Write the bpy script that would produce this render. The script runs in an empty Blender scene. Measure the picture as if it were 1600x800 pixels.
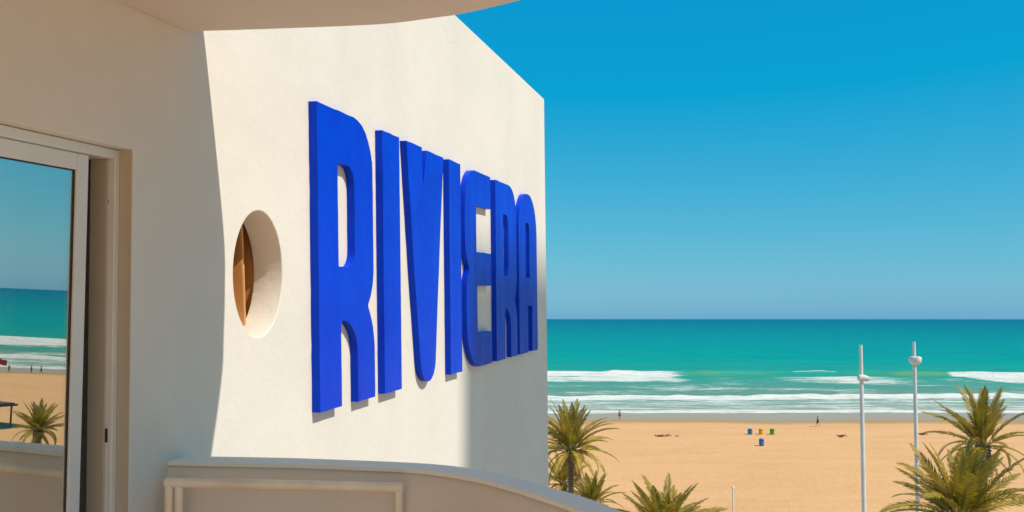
import bpy, bmesh, math, random
import numpy as np
from mathutils import Vector, Matrix
random.seed(7)
scn = bpy.context.scene
C = scn.collection
PI = math.pi

# ------------------------------------------------------------------ camera
EYE = 19.0                                   # eye height above the beach (m)
cam_d = bpy.data.cameras.new('camera')
cam = bpy.data.objects.new('camera', cam_d)
C.objects.link(cam)
cam_d.sensor_width = 36.0
cam_d.lens = 36.0
cam_d.clip_start = 0.05
cam_d.clip_end = 60000
PITCH = math.atan(98 / 1600)
cam.location = (0, 0, EYE)
cam.rotation_euler = (PI / 2 + PITCH, 0, 0)
scn.camera = cam

# ------------------------------------------------------------------ sky, sun, exposure
ALPHA = math.radians(12.844)                 # bearing of the sign wall
AV = Vector((math.sin(ALPHA), math.cos(ALPHA), 0))      # along the wall, towards the sea
OV = Vector((math.cos(ALPHA), -math.sin(ALPHA), 0))     # out of the wall
TILT = Matrix.Rotation(0.02869, 3, 'X')      # the hotel stands a hair out of plumb
SUN = (TILT @ (OV * 0.80 + Vector((0, 0, 1)) - AV * 0.155)).normalized()
sun_el = math.asin(SUN.z)
sun_az = math.atan2(SUN.x, SUN.y)            # clockwise from +Y

world = bpy.data.worlds.new('World')
scn.world = world
world.use_nodes = True
wn, wl = world.node_tree.nodes, world.node_tree.links
bg = wn['Background']
sky = wn.new('ShaderNodeTexSky')
sky.sky_type = 'NISHITA'
sky.sun_disc = False
sky.sun_elevation = sun_el
sky.sun_rotation = sun_az
sky.altitude = 0
sky.air_density = 1.0
sky.dust_density = 0.5
sky.ozone_density = 10.0
# the photograph's saturated blue: one even grade over the whole sky, channel by channel
sep = wn.new('ShaderNodeSeparateColor'); com = wn.new('ShaderNodeCombineColor')
wl.new(sky.outputs[0], sep.inputs[0])
for i, (gain, lift) in enumerate([(0.51, -0.62), (0.43, 0.95), (0.14, 3.05)]):
    mu = wn.new('ShaderNodeMath'); mu.operation = 'MULTIPLY_ADD'
    wl.new(sep.outputs[i], mu.inputs[0]); mu.inputs[1].default_value = gain; mu.inputs[2].default_value = lift
    mxn = wn.new('ShaderNodeMath'); mxn.operation = 'MAXIMUM'
    wl.new(mu.outputs[0], mxn.inputs[0]); mxn.inputs[1].default_value = 0.02
    wl.new(mxn.outputs[0], com.inputs[i])
wl.new(com.outputs[0], bg.inputs['Color'])
bg.inputs['Strength'].default_value = 0.10

sd = bpy.data.lights.new('sun', 'SUN')
sd.energy = 2.60
sd.angle = math.radians(0.53)
sd.color = (1.0, 0.93, 0.82)
so = bpy.data.objects.new('sun', sd)
so.rotation_euler = SUN.to_track_quat('Z', 'Y').to_euler()
so.location = (20, -10, 60)
C.objects.link(so)

scn.render.engine = 'CYCLES'
scn.view_settings.view_transform = 'Standard'
scn.view_settings.look = 'None'
scn.view_settings.exposure = 0.80
scn.view_settings.gamma = 1.0
scn.view_settings.use_curve_mapping = False

# ------------------------------------------------------------------ helpers
def lin(r, g, b):
    f = lambda c: (c / 255 / 12.92) if c / 255 <= 0.04045 else ((c / 255 + 0.055) / 1.055) ** 2.4
    return (f(r), f(g), f(b), 1)

class NT:
    """small node-tree builder"""
    def __init__(s, name):
        s.m = bpy.data.materials.new(name)
        s.m.use_nodes = True
        s.n, s.l = s.m.node_tree.nodes, s.m.node_tree.links
        s.p = s.n['Principled BSDF']
    def new(s, t, **kw):
        n = s.n.new(t)
        for k, v in kw.items():
            setattr(n, k, v)
        return n
    def put(s, sock, v):
        if isinstance(v, bpy.types.NodeSocket):
            s.l.new(v, sock)
        else:
            sock.default_value = v
    def noise(s, vec, scale, detail=4, rough=0.55, dist=0.0):
        n = s.new('ShaderNodeTexNoise')
        s.put(n.inputs['Vector'], vec)
        n.inputs['Scale'].default_value = scale
        n.inputs['Detail'].default_value = detail
        n.inputs['Roughness'].default_value = rough
        n.inputs['Distortion'].default_value = dist
        return n.outputs['Fac']
    def mapping(s, vec, scale=(1, 1, 1), loc=(0, 0, 0)):
        n = s.new('ShaderNodeMapping')
        s.put(n.inputs['Vector'], vec)
        n.inputs['Scale'].default_value = scale
        n.inputs['Location'].default_value = loc
        return n.outputs[0]
    def ramp(s, fac, stops):
        n = s.new('ShaderNodeValToRGB')
        s.put(n.inputs[0], fac)
        e = n.color_ramp.elements
        while len(e) < len(stops):
            e.new(0.5)
        for q, (p, c) in zip(e, stops):
            q.position = p
            q.color = c
        return n.outputs[0]
    def mix(s, fac, a, b, mode='MIX'):
        n = s.new('ShaderNodeMix', data_type='RGBA', blend_type=mode)
        s.put(n.inputs[0], fac); s.put(n.inputs[6], a); s.put(n.inputs[7], b)
        return n.outputs[2]
    def math(s, op, a, b=0.0, clamp=False):
        n = s.new('ShaderNodeMath', operation=op, use_clamp=clamp)
        s.put(n.inputs[0], a); s.put(n.inputs[1], b)
        return n.outputs[0]
    def mrange(s, v, a, b, c, d, smooth=False):
        n = s.new('ShaderNodeMapRange')
        if smooth:
            n.interpolation_type = 'SMOOTHSTEP'
        s.put(n.inputs[0], v)
        for i, q in enumerate((a, b, c, d)):
            s.put(n.inputs[i + 1], q)
        return n.outputs[0]
    def bump(s, h, strength=0.3, dist=0.01, prev=None):
        n = s.new('ShaderNodeBump')
        s.put(n.inputs['Height'], h)
        n.inputs['Strength'].default_value = strength
        n.inputs['Distance'].default_value = dist
        if prev is not None:
            s.l.new(prev, n.inputs['Normal'])
        return n.outputs[0]
    def set(s, **kw):
        for k, v in kw.items():
            s.put(s.p.inputs[k.replace('_', ' ')], v)
    def pos(s):
        return s.new('ShaderNodeNewGeometry').outputs['Position']
    def obj(s):
        return s.new('ShaderNodeTexCoord').outputs['Object']

M = {}
def simple(name, col, rough=0.6, var=0.12, scale=8.0, bump=0.0, bscale=60.0, spec=0.4, metallic=0.0):
    t = NT(name)
    v = t.obj()
    n = t.noise(v, scale, 5)
    d = tuple(c * (1 - var) for c in col[:3]) + (1,)
    b = tuple(min(1, c * (1 + var)) for c in col[:3]) + (1,)
    t.set(Base_Color=t.ramp(n, [(0.3, d), (0.7, b)]), Roughness=rough, Metallic=metallic)
    t.p.inputs['Specular IOR Level'].default_value = spec
    if bump:
        t.set(Normal=t.bump(t.noise(v, bscale, 4), bump, 0.01))
    M[name] = t.m
    return t.m

def tag(o, label=None, cat=None, group=None, kind=None):
    if label: o['label'] = label
    if cat: o['category'] = cat
    if group: o['group'] = group
    if kind: o['kind'] = kind
    return o

def empty(name, loc, rz=0.0):
    o = bpy.data.objects.new(name, None)
    o.location = loc
    o.rotation_euler = (0, 0, rz)
    o.empty_display_size = 0.2
    C.objects.link(o)
    return o

def obj(name, verts, faces, mat, parent=None, loc=None, smooth=False):
    """mesh object; verts in world space, origin at loc (or at the parent)"""
    if parent is not None:
        base = world_loc(parent)
    else:
        base = Vector(loc) if loc is not None else Vector((0, 0, 0))
    me = bpy.data.meshes.new(name)
    own = Vector(loc) if loc is not None else base
    me.from_pydata([tuple(Vector(v) - own) for v in verts], [], faces)
    me.update()
    if smooth:
        me.polygons.foreach_set('use_smooth', [True] * len(me.polygons))
    if mat: me.materials.append(mat)
    o = bpy.data.objects.new(name, me)
    C.objects.link(o)
    if parent is not None:
        o.parent = parent
        o.location = own - base
    else:
        o.location = own
    return o

WL = {}
def world_loc(o):
    l = Vector(o.location)
    p = o.parent
    while p:
        l = l + p.location
        p = p.parent
    return l

class MB:
    """collects boxes / tubes / prisms in any coordinate frame fn -> world"""
    def __init__(s, fn=None):
        s.v, s.f, s.fn = [], [], fn or (lambda p: Vector(p))
    def add(s, verts, faces):
        k = len(s.v)
        s.v += [s.fn(p) for p in verts]
        s.f += [[i + k for i in q] for q in faces]
        return s
    def box(s, x0, x1, y0, y1, z0, z1, b=0.0):
        if b <= 0:
            vs = [(x, y, z) for z in (z0, z1) for y in (y0, y1) for x in (x0, x1)]
            fs = [(0, 2, 3, 1), (4, 5, 7, 6), (0, 1, 5, 4), (2, 6, 7, 3), (0, 4, 6, 2), (1, 3, 7, 5)]
            return s.add(vs, fs)
        bm = bmesh.new()
        bmesh.ops.create_cube(bm, size=1.0)
        for v in bm.verts:
            v.co = Vector(((x0 + x1) / 2 + v.co.x * (x1 - x0), (y0 + y1) / 2 + v.co.y * (y1 - y0), (z0 + z1) / 2 + v.co.z * (z1 - z0)))
        bmesh.ops.bevel(bm, geom=bm.edges[:], offset=b, segments=2, affect='EDGES', profile=0.5)
        bm.verts.ensure_lookup_table()
        s.add([tuple(v.co) for v in bm.verts], [[v.index for v in f.verts] for f in bm.faces])
        bm.free()
        return s
    def tube(s, pts, rad, n=10, cap=True):
        pts = [Vector(p) for p in pts]
        if not hasattr(rad, '__len__'):
            rad = [rad] * len(pts)
        vs, fs = [], []
        up = None
        for i, p in enumerate(pts):
            t = (pts[min(i + 1, len(pts) - 1)] - pts[max(i - 1, 0)]).normalized()
            if up is None:
                up = Vector((0, 0, 1)) if abs(t.z) < 0.9 else Vector((1, 0, 0))
            u = (up - t * up.dot(t)).normalized()
            up = u
            w = t.cross(u)
            for k in range(n):
                a = 2 * PI * k / n
                vs.append(tuple(p + (u * math.cos(a) + w * math.sin(a)) * rad[i]))
        for i in range(len(pts) - 1):
            for k in range(n):
                k2 = (k + 1) % n
                fs.append((i * n + k, i * n + k2, (i + 1) * n + k2, (i + 1) * n + k))
        if cap:
            fs.append(tuple(range(n - 1, -1, -1)))
            fs.append(tuple((len(pts) - 1) * n + k for k in range(n)))
        return s.add(vs, fs)
    def lathe(s, prof, n=20, c=(0, 0)):
        vs, fs = [], []
        for r, z in prof:
            for k in range(n):
                a = 2 * PI * k / n
                vs.append((c[0] + r * math.cos(a), c[1] + r * math.sin(a), z))
        for i in range(len(prof) - 1):
            for k in range(n):
                k2 = (k + 1) % n
                fs.append((i * n + k, i * n + k2, (i + 1) * n + k2, (i + 1) * n + k))
        fs.append(tuple(range(n - 1, -1, -1)))
        fs.append(tuple((len(prof) - 1) * n + k for k in range(n)))
        return s.add(vs, fs)
    def build(s, name, mat, parent=None, loc=None, smooth=False):
        return obj(name, s.v, s.f, mat, parent, loc, smooth)

def smooth_angle(o, deg=35):
    me = o.data
    me.polygons.foreach_set('use_smooth', [True] * len(me.polygons))
    bm = bmesh.new(); bm.from_mesh(me)
    lim = math.radians(deg)
    for e in bm.edges:
        if len(e.link_faces) == 2 and e.calc_face_angle(0) > lim:
            e.smooth = False
    bm.to_mesh(me); bm.free()
    return o

def copy_tree(o, parent=None):
    c = o.copy()
    C.objects.link(c)
    c.parent = parent
    for ch in o.children:
        copy_tree(ch, c)
    return c

# hotel frame: (s, a, h) = metres out of the wall, along the wall towards the sea, above the eye
P0 = Vector((-1.187, 3.6735, 0))
def H(p):
    s, a, h = p
    return TILT @ (P0 + OV * s + AV * a + Vector((0, 0, h))) + Vector((0, 0, EYE))

def cr(pts, n=8, closed=False):
    """Catmull-Rom through 2-D points"""
    out = []
    N = len(pts)
    rng = range(N if closed else N - 1)
    for i in rng:
        g = lambda j: np.array(pts[j % N] if closed else pts[min(max(j, 0), N - 1)], float)
        p0, p1, p2, p3 = g(i - 1), g(i), g(i + 1), g(i + 2)
        for k in range(n):
            t = k / n
            out.append(tuple(0.5 * ((2 * p1) + (-p0 + p2) * t + (2 * p0 - 5 * p1 + 4 * p2 - p3) * t * t + (-p0 + 3 * p1 - 3 * p2 + p3) * t ** 3)))
    if not closed:
        out.append(tuple(map(float, pts[-1])))
    return out

# ------------------------------------------------------------------ materials
def plaster(name, col, stain=0.06):
    t = NT(name)
    p = t.pos()
    big = t.noise(p, 1.3, 6, 0.6)
    fine = t.noise(p, 55, 5, 0.65)
    streak = t.noise(t.mapping(p, (3.2, 3.2, 0.22)), 1.0, 5, 0.6)
    c0 = tuple(c * (1 - stain) for c in col[:3]) + (1,)
    c = t.ramp(big, [(0.32, c0), (0.62, col)])
    c = t.mix(t.mrange(streak, 0.52, 0.75, 0.0, 0.09), c, tuple(q * k for q, k in zip(col[:3], (0.72, 0.66, 0.58))) + (1,))
    vo = t.new('ShaderNodeTexVoronoi', feature='DISTANCE_TO_EDGE')
    wob = t.new('ShaderNodeVectorMath', operation='MULTIPLY_ADD')
    nz = t.new('ShaderNodeTexNoise'); t.put(nz.inputs['Vector'], p); nz.inputs['Scale'].default_value = 2.5; nz.inputs['Detail'].default_value = 6
    t.put(wob.inputs[0], nz.outputs['Color']); wob.inputs[1].default_value = (0.5, 0.5, 0.5); t.put(wob.inputs[2], p)
    t.put(vo.inputs['Vector'], wob.outputs[0]); vo.inputs['Scale'].default_value = 0.55
    crk = t.math('MULTIPLY', t.mrange(vo.outputs['Distance'], 0.0, 0.0035, 1.0, 0.0), t.mrange(t.noise(p, 0.9, 2), 0.52, 0.64, 0.0, 0.22))
    c = t.mix(crk, c, tuple(q * 0.5 for q in col[:3]) + (1,))
    spk = t.noise(p, 26, 4, 0.7)
    c = t.mix(t.mrange(spk, 0.62, 0.74, 0.0, 0.10), c, tuple(q * 0.7 for q in col[:3]) + (1,))
    t.set(Base_Color=c, Roughness=0.85)
    t.p.inputs['Specular IOR Level'].default_value = 0.25
    b = t.bump(t.noise(p, 240, 3, 0.6), 0.22, 0.002)
    b = t.bump(fine, 0.30, 0.005, b)
    b = t.bump(t.noise(p, 5, 3), 0.25, 0.02, b)
    t.set(Normal=b)
    M[name] = t.m
plaster('wall_plaster', (0.75, 0.70, 0.625, 1))
plaster('soffit_plaster', (0.78, 0.66, 0.56, 1))
plaster('parapet_plaster', (0.82, 0.70, 0.585, 1))
plaster('coping_lit_tone', (0.92, 0.86, 0.76, 1), 0.03)  # paler than the parapet, standing in for the light on its top

t = NT('blue_paint')
p = t.obj()
g = t.pos()
c = t.ramp(t.noise(g, 2.2, 6, 0.6), [(0.3, (0.0, 0.032, 0.53, 1)), (0.7, (0.0, 0.050, 0.66, 1))])
fade = t.noise(t.mapping(g, (5, 5, 0.7)), 1.0, 6, 0.7)
c = t.mix(t.mrange(fade, 0.55, 0.78, 0.0, 0.35), c, (0.01, 0.075, 0.70, 1))
t.set(Base_Color=c, Roughness=t.mrange(fade, 0.3, 0.7, 0.28, 0.5), Normal=t.bump(t.noise(g, 9, 3), 0.25, 0.012, t.bump(t.noise(g, 90, 4), 0.30, 0.004)))
t.p.inputs['Specular IOR Level'].default_value = 0.10
M['blue_paint'] = t.m

simple('aluminium', (0.74, 0.72, 0.68, 1), 0.4, 0.05, 4, 0.05, 30)
simple('jamb_paint', (0.52, 0.44, 0.34, 1), 0.55, 0.08, 3, 0.08, 40)
simple('dark_rubber', (0.03, 0.03, 0.035, 1), 0.6)
simple('room_paint', (0.40, 0.37, 0.33, 1), 0.9)
simple('curtain_white', (0.86, 0.86, 0.83, 1), 0.9, 0.05, 3)
simple('curtain_orange', (0.62, 0.27, 0.075, 1), 0.85, 0.3, 5, 0.3, 120)
t = NT('curtain_stripe')
g = t.pos()
wv = t.new('ShaderNodeTexWave', wave_type='BANDS', bands_direction='Y')
t.put(wv.inputs['Vector'], g); wv.inputs['Scale'].default_value = 5.5; wv.inputs['Distortion'].default_value = 0.6; wv.inputs['Detail'].default_value = 2
t.set(Base_Color=t.mix(t.mrange(t.noise(g, 40, 4), 0.3, 0.7, 0, 0.25), t.ramp(wv.outputs['Fac'], [(0.25, (0.40, 0.16, 0.04, 1)), (0.6, (0.80, 0.52, 0.25, 1))]), (0.5, 0.25, 0.08, 1)), Roughness=0.9, Normal=t.bump(t.noise(g, 150, 3), 0.3, 0.003))
M['curtain_orange'] = t.m
simple('terracotta_tile', (0.72, 0.51, 0.36, 1), 0.6, 0.15, 3, 0.1, 30)
simple('rail_paint', (0.92, 0.77, 0.59, 1), 0.25, 0.10, 9, 0.08, 45)
simple('lamp_white', (0.66, 0.64, 0.58, 1), 0.45, 0.12, 1.5, 0.05, 20)
simple('lamp_glass', (0.35, 0.36, 0.38, 1), 0.2)
simple('tower_render', (0.62, 0.56, 0.48, 1), 0.85, 0.06, 0.3)
simple('tower_glass', (0.08, 0.11, 0.14, 1), 0.12)

t = NT('door_glass')
gl = t.new('ShaderNodeBsdfGlossy')
gl.inputs['Color'].default_value = (0.95, 0.93, 0.88, 1)
gl.inputs['Roughness'].default_value = 0.006
tr = t.new('ShaderNodeBsdfTransparent')
tr.inputs['Color'].default_value = (0.75, 0.80, 0.78, 1)
mx = t.new('ShaderNodeMixShader')
mx.inputs[0].default_value = 0.62
t.l.new(tr.outputs[0], mx.inputs[1]); t.l.new(gl.outputs[0], mx.inputs[2])
t.l.new(mx.outputs[0], t.n['Material Output'].inputs['Surface'])
M['door_glass'] = t.m

# ------------------------------------------------------------------ the coast: sand, promenade, sea
def coast(x):
    """y of the waterline; the beach bends round towards the right beyond the view"""
    x = np.asarray(x, float)
    w = 9.0
    return 194.0 - 0.48 * w * np.logaddexp(0, (x - 138.0) / w)

def vnoise(x, seed=0):
    x = np.asarray(x, float)
    i = np.floor(x).astype(int)
    f = x - i
    f = f * f * (3 - 2 * f)
    r = lambda k: (np.sin((k + seed * 57.3) * 127.1) * 43758.5453) % 1.0
    return r(i) * (1 - f) + r(i + 1) * f
def vnoise2(x, y, seed=0):
    x = np.asarray(x, float); y = np.asarray(y, float)
    i = np.floor(x).astype(int); j = np.floor(y).astype(int)
    f = x - i; g = y - j
    f = f * f * (3 - 2 * f); g = g * g * (3 - 2 * g)
    r = lambda a, b: (np.sin(a * 127.1 + b * 311.7 + seed * 74.7) * 43758.5453) % 1.0
    return (r(i, j) * (1 - f) + r(i + 1, j) * f) * (1 - g) + (r(i, j + 1) * (1 - f) + r(i + 1, j + 1) * f) * g
def sst(a, b, x):
    t = np.clip((x - a) / (b - a), 0, 1)
    return t * t * (3 - 2 * t)

def grid(name, X, Y, Z, mat, attrs):
    n, m = X.shape
    co = np.stack([X, Y, Z], -1).reshape(-1, 3)
    idx = np.arange(n * m).reshape(n, m)
    q = np.stack([idx[:-1, :-1], idx[:-1, 1:], idx[1:, 1:], idx[1:, :-1]], -1).reshape(-1, 4)
    me = bpy.data.meshes.new(name)
    me.vertices.add(len(co)); me.vertices.foreach_set('co', co.ravel())
    me.loops.add(q.size); me.loops.foreach_set('vertex_index', q.ravel().astype(np.int32))
    me.polygons.add(len(q))
    me.polygons.foreach_set('loop_start', np.arange(0, q.size, 4, dtype=np.int32))
    me.update(calc_edges=True); me.validate()
    me.polygons.foreach_set('use_smooth', [True] * len(me.polygons))
    for k, v in attrs.items():
        a = me.attributes.new(k, 'FLOAT', 'POINT')
        a.data.foreach_set('value', np.ascontiguousarray(v, dtype=np.float32).ravel())
    me.materials.append(mat)
    o = bpy.data.objects.new(name, me)
    C.objects.link(o)
    return o

# --- sand
t = NT('beach_sand')
p = t.pos()
v = t.new('ShaderNodeAttribute', attribute_name='inland').outputs['Fac']
edge = t.math('ADD', v, t.mrange(t.noise(t.mapping(p, (0.03, 0.03, 0.03)), 1.0, 4), 0.3, 0.7, -4.0, 4.0))
dry = t.ramp(t.noise(t.mapping(p, (0.05, 0.12, 0.1)), 1.0, 6, 0.6), [(0.3, (0.74, 0.372, 0.148, 1)), (0.7, (0.82, 0.43, 0.18, 1))])
spk = t.noise(p, 0.9, 5, 0.7)
dry = t.mix(t.mrange(spk, 0.45, 0.75, 0, 0.22), dry, (0.52, 0.28, 0.12, 1))
damp = (0.47, 0.265, 0.10, 1)
wet = (0.40, 0.29, 0.19, 1)
c = t.mix(t.mrange(edge, 5.0, 13.0, 0.0, 1.0, True), damp, dry)
c = t.mix(t.mrange(edge, -2.0, 2.5, 0.0, 1.0, True), wet, c)
t.set(Base_Color=c, Roughness=t.mrange(edge, -1.0, 5.0, 0.25, 0.95))
t.p.inputs['Specular IOR Level'].default_value = 0.2
b = t.bump(t.noise(p, 1.6, 5, 0.65), 0.7, 0.16)
b = t.bump(t.noise(t.mapping(p, (0.10, 0.30, 0.2)), 1.0, 4, 0.6), 0.5, 0.5, b)
t.set(Normal=b)
M['sand'] = t.m

xs = np.unique(np.concatenate([-np.geomspace(90, 9000, 24)[::-1], np.arange(-90, 330, 2.0), np.geomspace(330, 9000, 24)]))
vs_ = np.unique(np.concatenate([np.arange(-16, 30, 0.8), np.arange(30, 190, 2.5), np.geomspace(190, 4000, 20)]))
Xg, Vg = np.meshgrid(xs, vs_)
Yg = coast(Xg) - Vg
Zg = 0.055 * np.clip(Vg, -16, 12) * 0.35 + 0.10 * (vnoise2(Xg / 9, Vg / 6, 3) - 0.5) * sst(4, 30, Vg)
sand = grid('sand_beach', Xg, Yg, Zg, M['sand'], {'inland': Vg})
tag(sand, kind='structure')

# --- sea
t = NT('sea_water')
p = t.pos()
sv = t.new('ShaderNodeAttribute', attribute_name='offshore').outputs['Fac']
fd = t.new('ShaderNodeAttribute', attribute_name='foam').outputs['Fac']
lv = t.math('LOGARITHM', t.math('ADD', sv, 12.0), 10.0)
x1 = t.mrange(lv, 1.0, 4.2, 0.0, 1.0)
def stop(v, c):
    return ((math.log10(v + 12) - 1.0) / 3.2, c)
base = t.ramp(x1, [
    stop(0, (0.40, 0.30, 0.20, 1)),
    stop(14, (0.37, 0.32, 0.235, 1)),
    stop(30, (0.27, 0.34, 0.25, 1)),
    stop(70, (0.17, 0.28, 0.185, 1)),
    stop(150, (0.03, 0.30, 0.205, 1)),
    stop(300, (0.0, 0.29, 0.235, 1)),
    stop(700, (0.0, 0.245, 0.235, 1)),
    stop(2200, (0.0, 0.17, 0.215, 1)),
    stop(9000, (0.0, 0.125, 0.20, 1))])
streak = t.noise(t.mapping(p, (0.010, 0.055, 0.05)), 1.0, 6, 0.62, 0.4)
deepf = t.mrange(sv, 16.0, 60.0, 0.0, 1.0)
base = t.mix(t.math('MULTIPLY', deepf, t.mrange(streak, 0.35, 0.68, 0.0, 0.62)), base, t.mix(1.0, base, (0.55, 0.78, 0.80, 1), 'MULTIPLY'))
st2 = t.noise(t.mapping(p, (0.035, 0.28, 0.2)), 1.0, 5, 0.6)
base = t.mix(t.math('MULTIPLY', deepf, t.mrange(st2, 0.46, 0.70, 0.0, 0.38)), base, (0.03, 0.42, 0.35, 1))
cst = t.new('ShaderNodeAttribute', attribute_name='crest').outputs['Fac']
base = t.mix(t.math('MULTIPLY', cst, 0.75), base, (0.20, 0.36, 0.12, 1))
fn = t.noise(t.mapping(p, (0.085, 0.36, 0.3)), 1.0, 8, 0.66, 0.5)
ff = t.noise(t.mapping(p, (0.55, 1.1, 1.0)), 1.0, 5, 0.7)
fsum = t.math('ADD', t.math('MULTIPLY', fn, 0.72), t.math('MULTIPLY', ff, 0.28))
thr = t.math('SUBTRACT', 0.80, t.math('MULTIPLY', fd, 0.58))
foam = t.mrange(t.math('SUBTRACT', fsum, thr), -0.07, 0.15, 0.0, 1.0, True)
foam = t.math('MULTIPLY', foam, t.mrange(fd, 0.02, 0.15, 0.0, 1.0))
fcol = t.ramp(t.math('ADD', t.math('MULTIPLY', fn, 0.6), t.math('MULTIPLY', ff, 0.4)), [(0.36, (0.47, 0.47, 0.38, 1)), (0.56, (0.79, 0.73, 0.62, 1))])
c = t.mix(foam, base, fcol)
t.set(Base_Color=c, Roughness=t.mrange(foam, 0, 1, 0.42, 0.9))
t.p.inputs['Specular IOR Level'].default_value = 0.03
t.p.inputs['IOR'].default_value = 1.33
w1 = t.noise(t.mapping(p, (0.06, 0.22, 0.2)), 1.0, 6, 0.65, 0.3)
w2 = t.noise(t.mapping(p, (0.5, 1.3, 1.0)), 1.0, 4, 0.6)
b = t.bump(w1, 0.5, 1.2)
b = t.bump(w2, 0.4, 0.15, b)
t.set(Normal=b)
M['sea'] = t.m

xs = np.unique(np.concatenate([-np.geomspace(60, 40000, 40)[::-1], np.arange(-60, 300, 0.75), np.geomspace(300, 40000, 44)]))
vs_ = np.unique(np.concatenate([np.arange(-8, 215, 0.8), np.geomspace(215, 45000, 60)]))
Xg, Vg = np.meshgrid(xs, vs_)
Yg = coast(Xg) + Vg
wob1 = 7 * (vnoise(Xg / 70, 1) - 0.5) + 2.0 * (vnoise(Xg / 17, 2) - 0.5)
c1 = 158 + wob1                                            # outer breaker
brk = np.maximum(1 - sst(48, 66, Xg), sst(141, 150, Xg) * (1 - sst(196, 215, Xg)))
brk = np.maximum(brk, sst(240, 250, Xg))
h1 = 1.15 * (0.55 + 0.45 * vnoise(Xg / 30, 5) + 0.45 * vnoise(Xg / 5, 6))
d1 = Vg - c1
z1 = h1 * np.where(d1 < 0, np.exp(-(d1 / 3.0) ** 2), np.exp(-(d1 / 13.0) ** 2))
c2 = 55 + 8 * (vnoise(Xg / 55, 7) - 0.5) + 2.0 * (vnoise(Xg / 13, 8) - 0.5)
d2 = Vg - c2
z2 = 0.65 * (0.5 + 0.6 * vnoise(Xg / 24, 9) + 0.4 * vnoise(Xg / 4, 10)) * np.where(d2 < 0, np.exp(-(d2 / 2.2) ** 2), np.exp(-(d2 / 9.0) ** 2))
c3 = 15 + 5 * (vnoise(Xg / 38, 11) - 0.5) + 1.6 * (vnoise(Xg / 9, 12) - 0.5)
d3 = Vg - c3
z3 = 0.16 * np.where(d3 < 0, np.exp(-(d3 / 0.8) ** 2), np.exp(-(d3 / 4.0) ** 2))
c4 = 210 + 10 * (vnoise(Xg / 90, 14) - 0.5)
z4 = 0.55 * (vnoise(Xg / 45, 15)) * np.exp(-((Vg - c4) / 12) ** 2)
chop = 0.22 * (vnoise2(Xg / 7, Vg / 4, 21) - 0.5) + 0.12 * (vnoise2(Xg / 2.5, Vg / 1.7, 22) - 0.5)
deep = sst(2, 30, Vg) * (1 - sst(250, 800, Vg))
lip = 3.0 * (vnoise(Xg / 16, 31) - 0.5) + 1.5 * (vnoise(Xg / 5, 32) - 0.5)
Zg = z1 + z2 + z3 + z4 + chop * deep
patch = vnoise2(Xg / 19, Vg / 9, 41) * 0.6 + vnoise2(Xg / 7, Vg / 4, 42) * 0.4
f1 = brk * sst(-58 - lip * 5, -24, d1) * (1 - sst(1.0, 4.0, d1)) * np.where(d1 > -9, 0.98, 0.42 + 0.72 * patch)
f1b = (1 - brk) * 0.60 * sst(-62, -40, d1) * (1 - sst(-14, -5, d1)) * (0.55 + 0.9 * vnoise(Xg / 26, 33))
fmid = 0.46 * sst(58, 66, Vg) * (1 - sst(100, 130, Vg)) * (0.4 + 1.0 * vnoise2(Xg / 22, Vg / 12, 34))
f2 = 0.95 * sst(-9, -5, d2 + lip) * (1 - sst(0.2, 1.6, d2))
f2b = 0.54 * (1 - sst(-8, -4, d2)) * sst(0, 5, d3) * (0.75 + 0.4 * vnoise2(Xg / 14, Vg / 5, 35))
f3 = 1.0 * sst(-3.5, -1.5, d3 + 0.4 * lip) * (1 - sst(1.5, 5, d3))
film = 0.25 * (1 - sst(-4, -1, d3)) * vnoise2(Xg / 10, Vg / 3, 36)
crest = (1 - brk) * np.exp(-((d1 + 1.5 + lip) / (2.0 + 4.0 * vnoise(Xg / 12, 44))) ** 2) * sst(0.15, 0.8, vnoise(Xg / 24, 37) * 0.7 + vnoise(Xg / 6, 38) * 0.3)
spill = (1 - brk) * np.exp(-((d1 - 0.5) / 1.6) ** 2) * sst(0.58, 0.8, vnoise(Xg / 17, 45)) * 0.9
F = np.clip(np.max([spill, f1, f1b, fmid, f2, f2b, f3, film], 0), 0, 1.1)
# the water runs out up the sloping sand
Zg = Zg + np.where(Vg < 3, -0.02, 0.0) + 0.02
sea = grid('sea', Xg, Yg, Zg, M['sea'], {'offshore': np.maximum(Vg, 0), 'foam': F, 'crest': np.clip(crest, 0, 1)})
tag(sea, kind='structure')

# --- promenade under the hotel, with its paving and a low beach wall (below the frame)
simple('paving', (0.62, 0.52, 0.42, 1), 0.85, 0.1, 0.7, 0.2, 4)
mb = MB(); mb.box(-60, 90, 14, 70, -0.5, 0.9)
tag(mb.build('promenade', M['paving'], loc=(15, 42, 0)), kind='structure')

# ------------------------------------------------------------------ the hotel
hotel = empty('hotel_building', H((0, 0, -EYE)))
tag(hotel, 'cream plastered hotel wall with porthole, curved balcony and sliding door', 'building')

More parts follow.
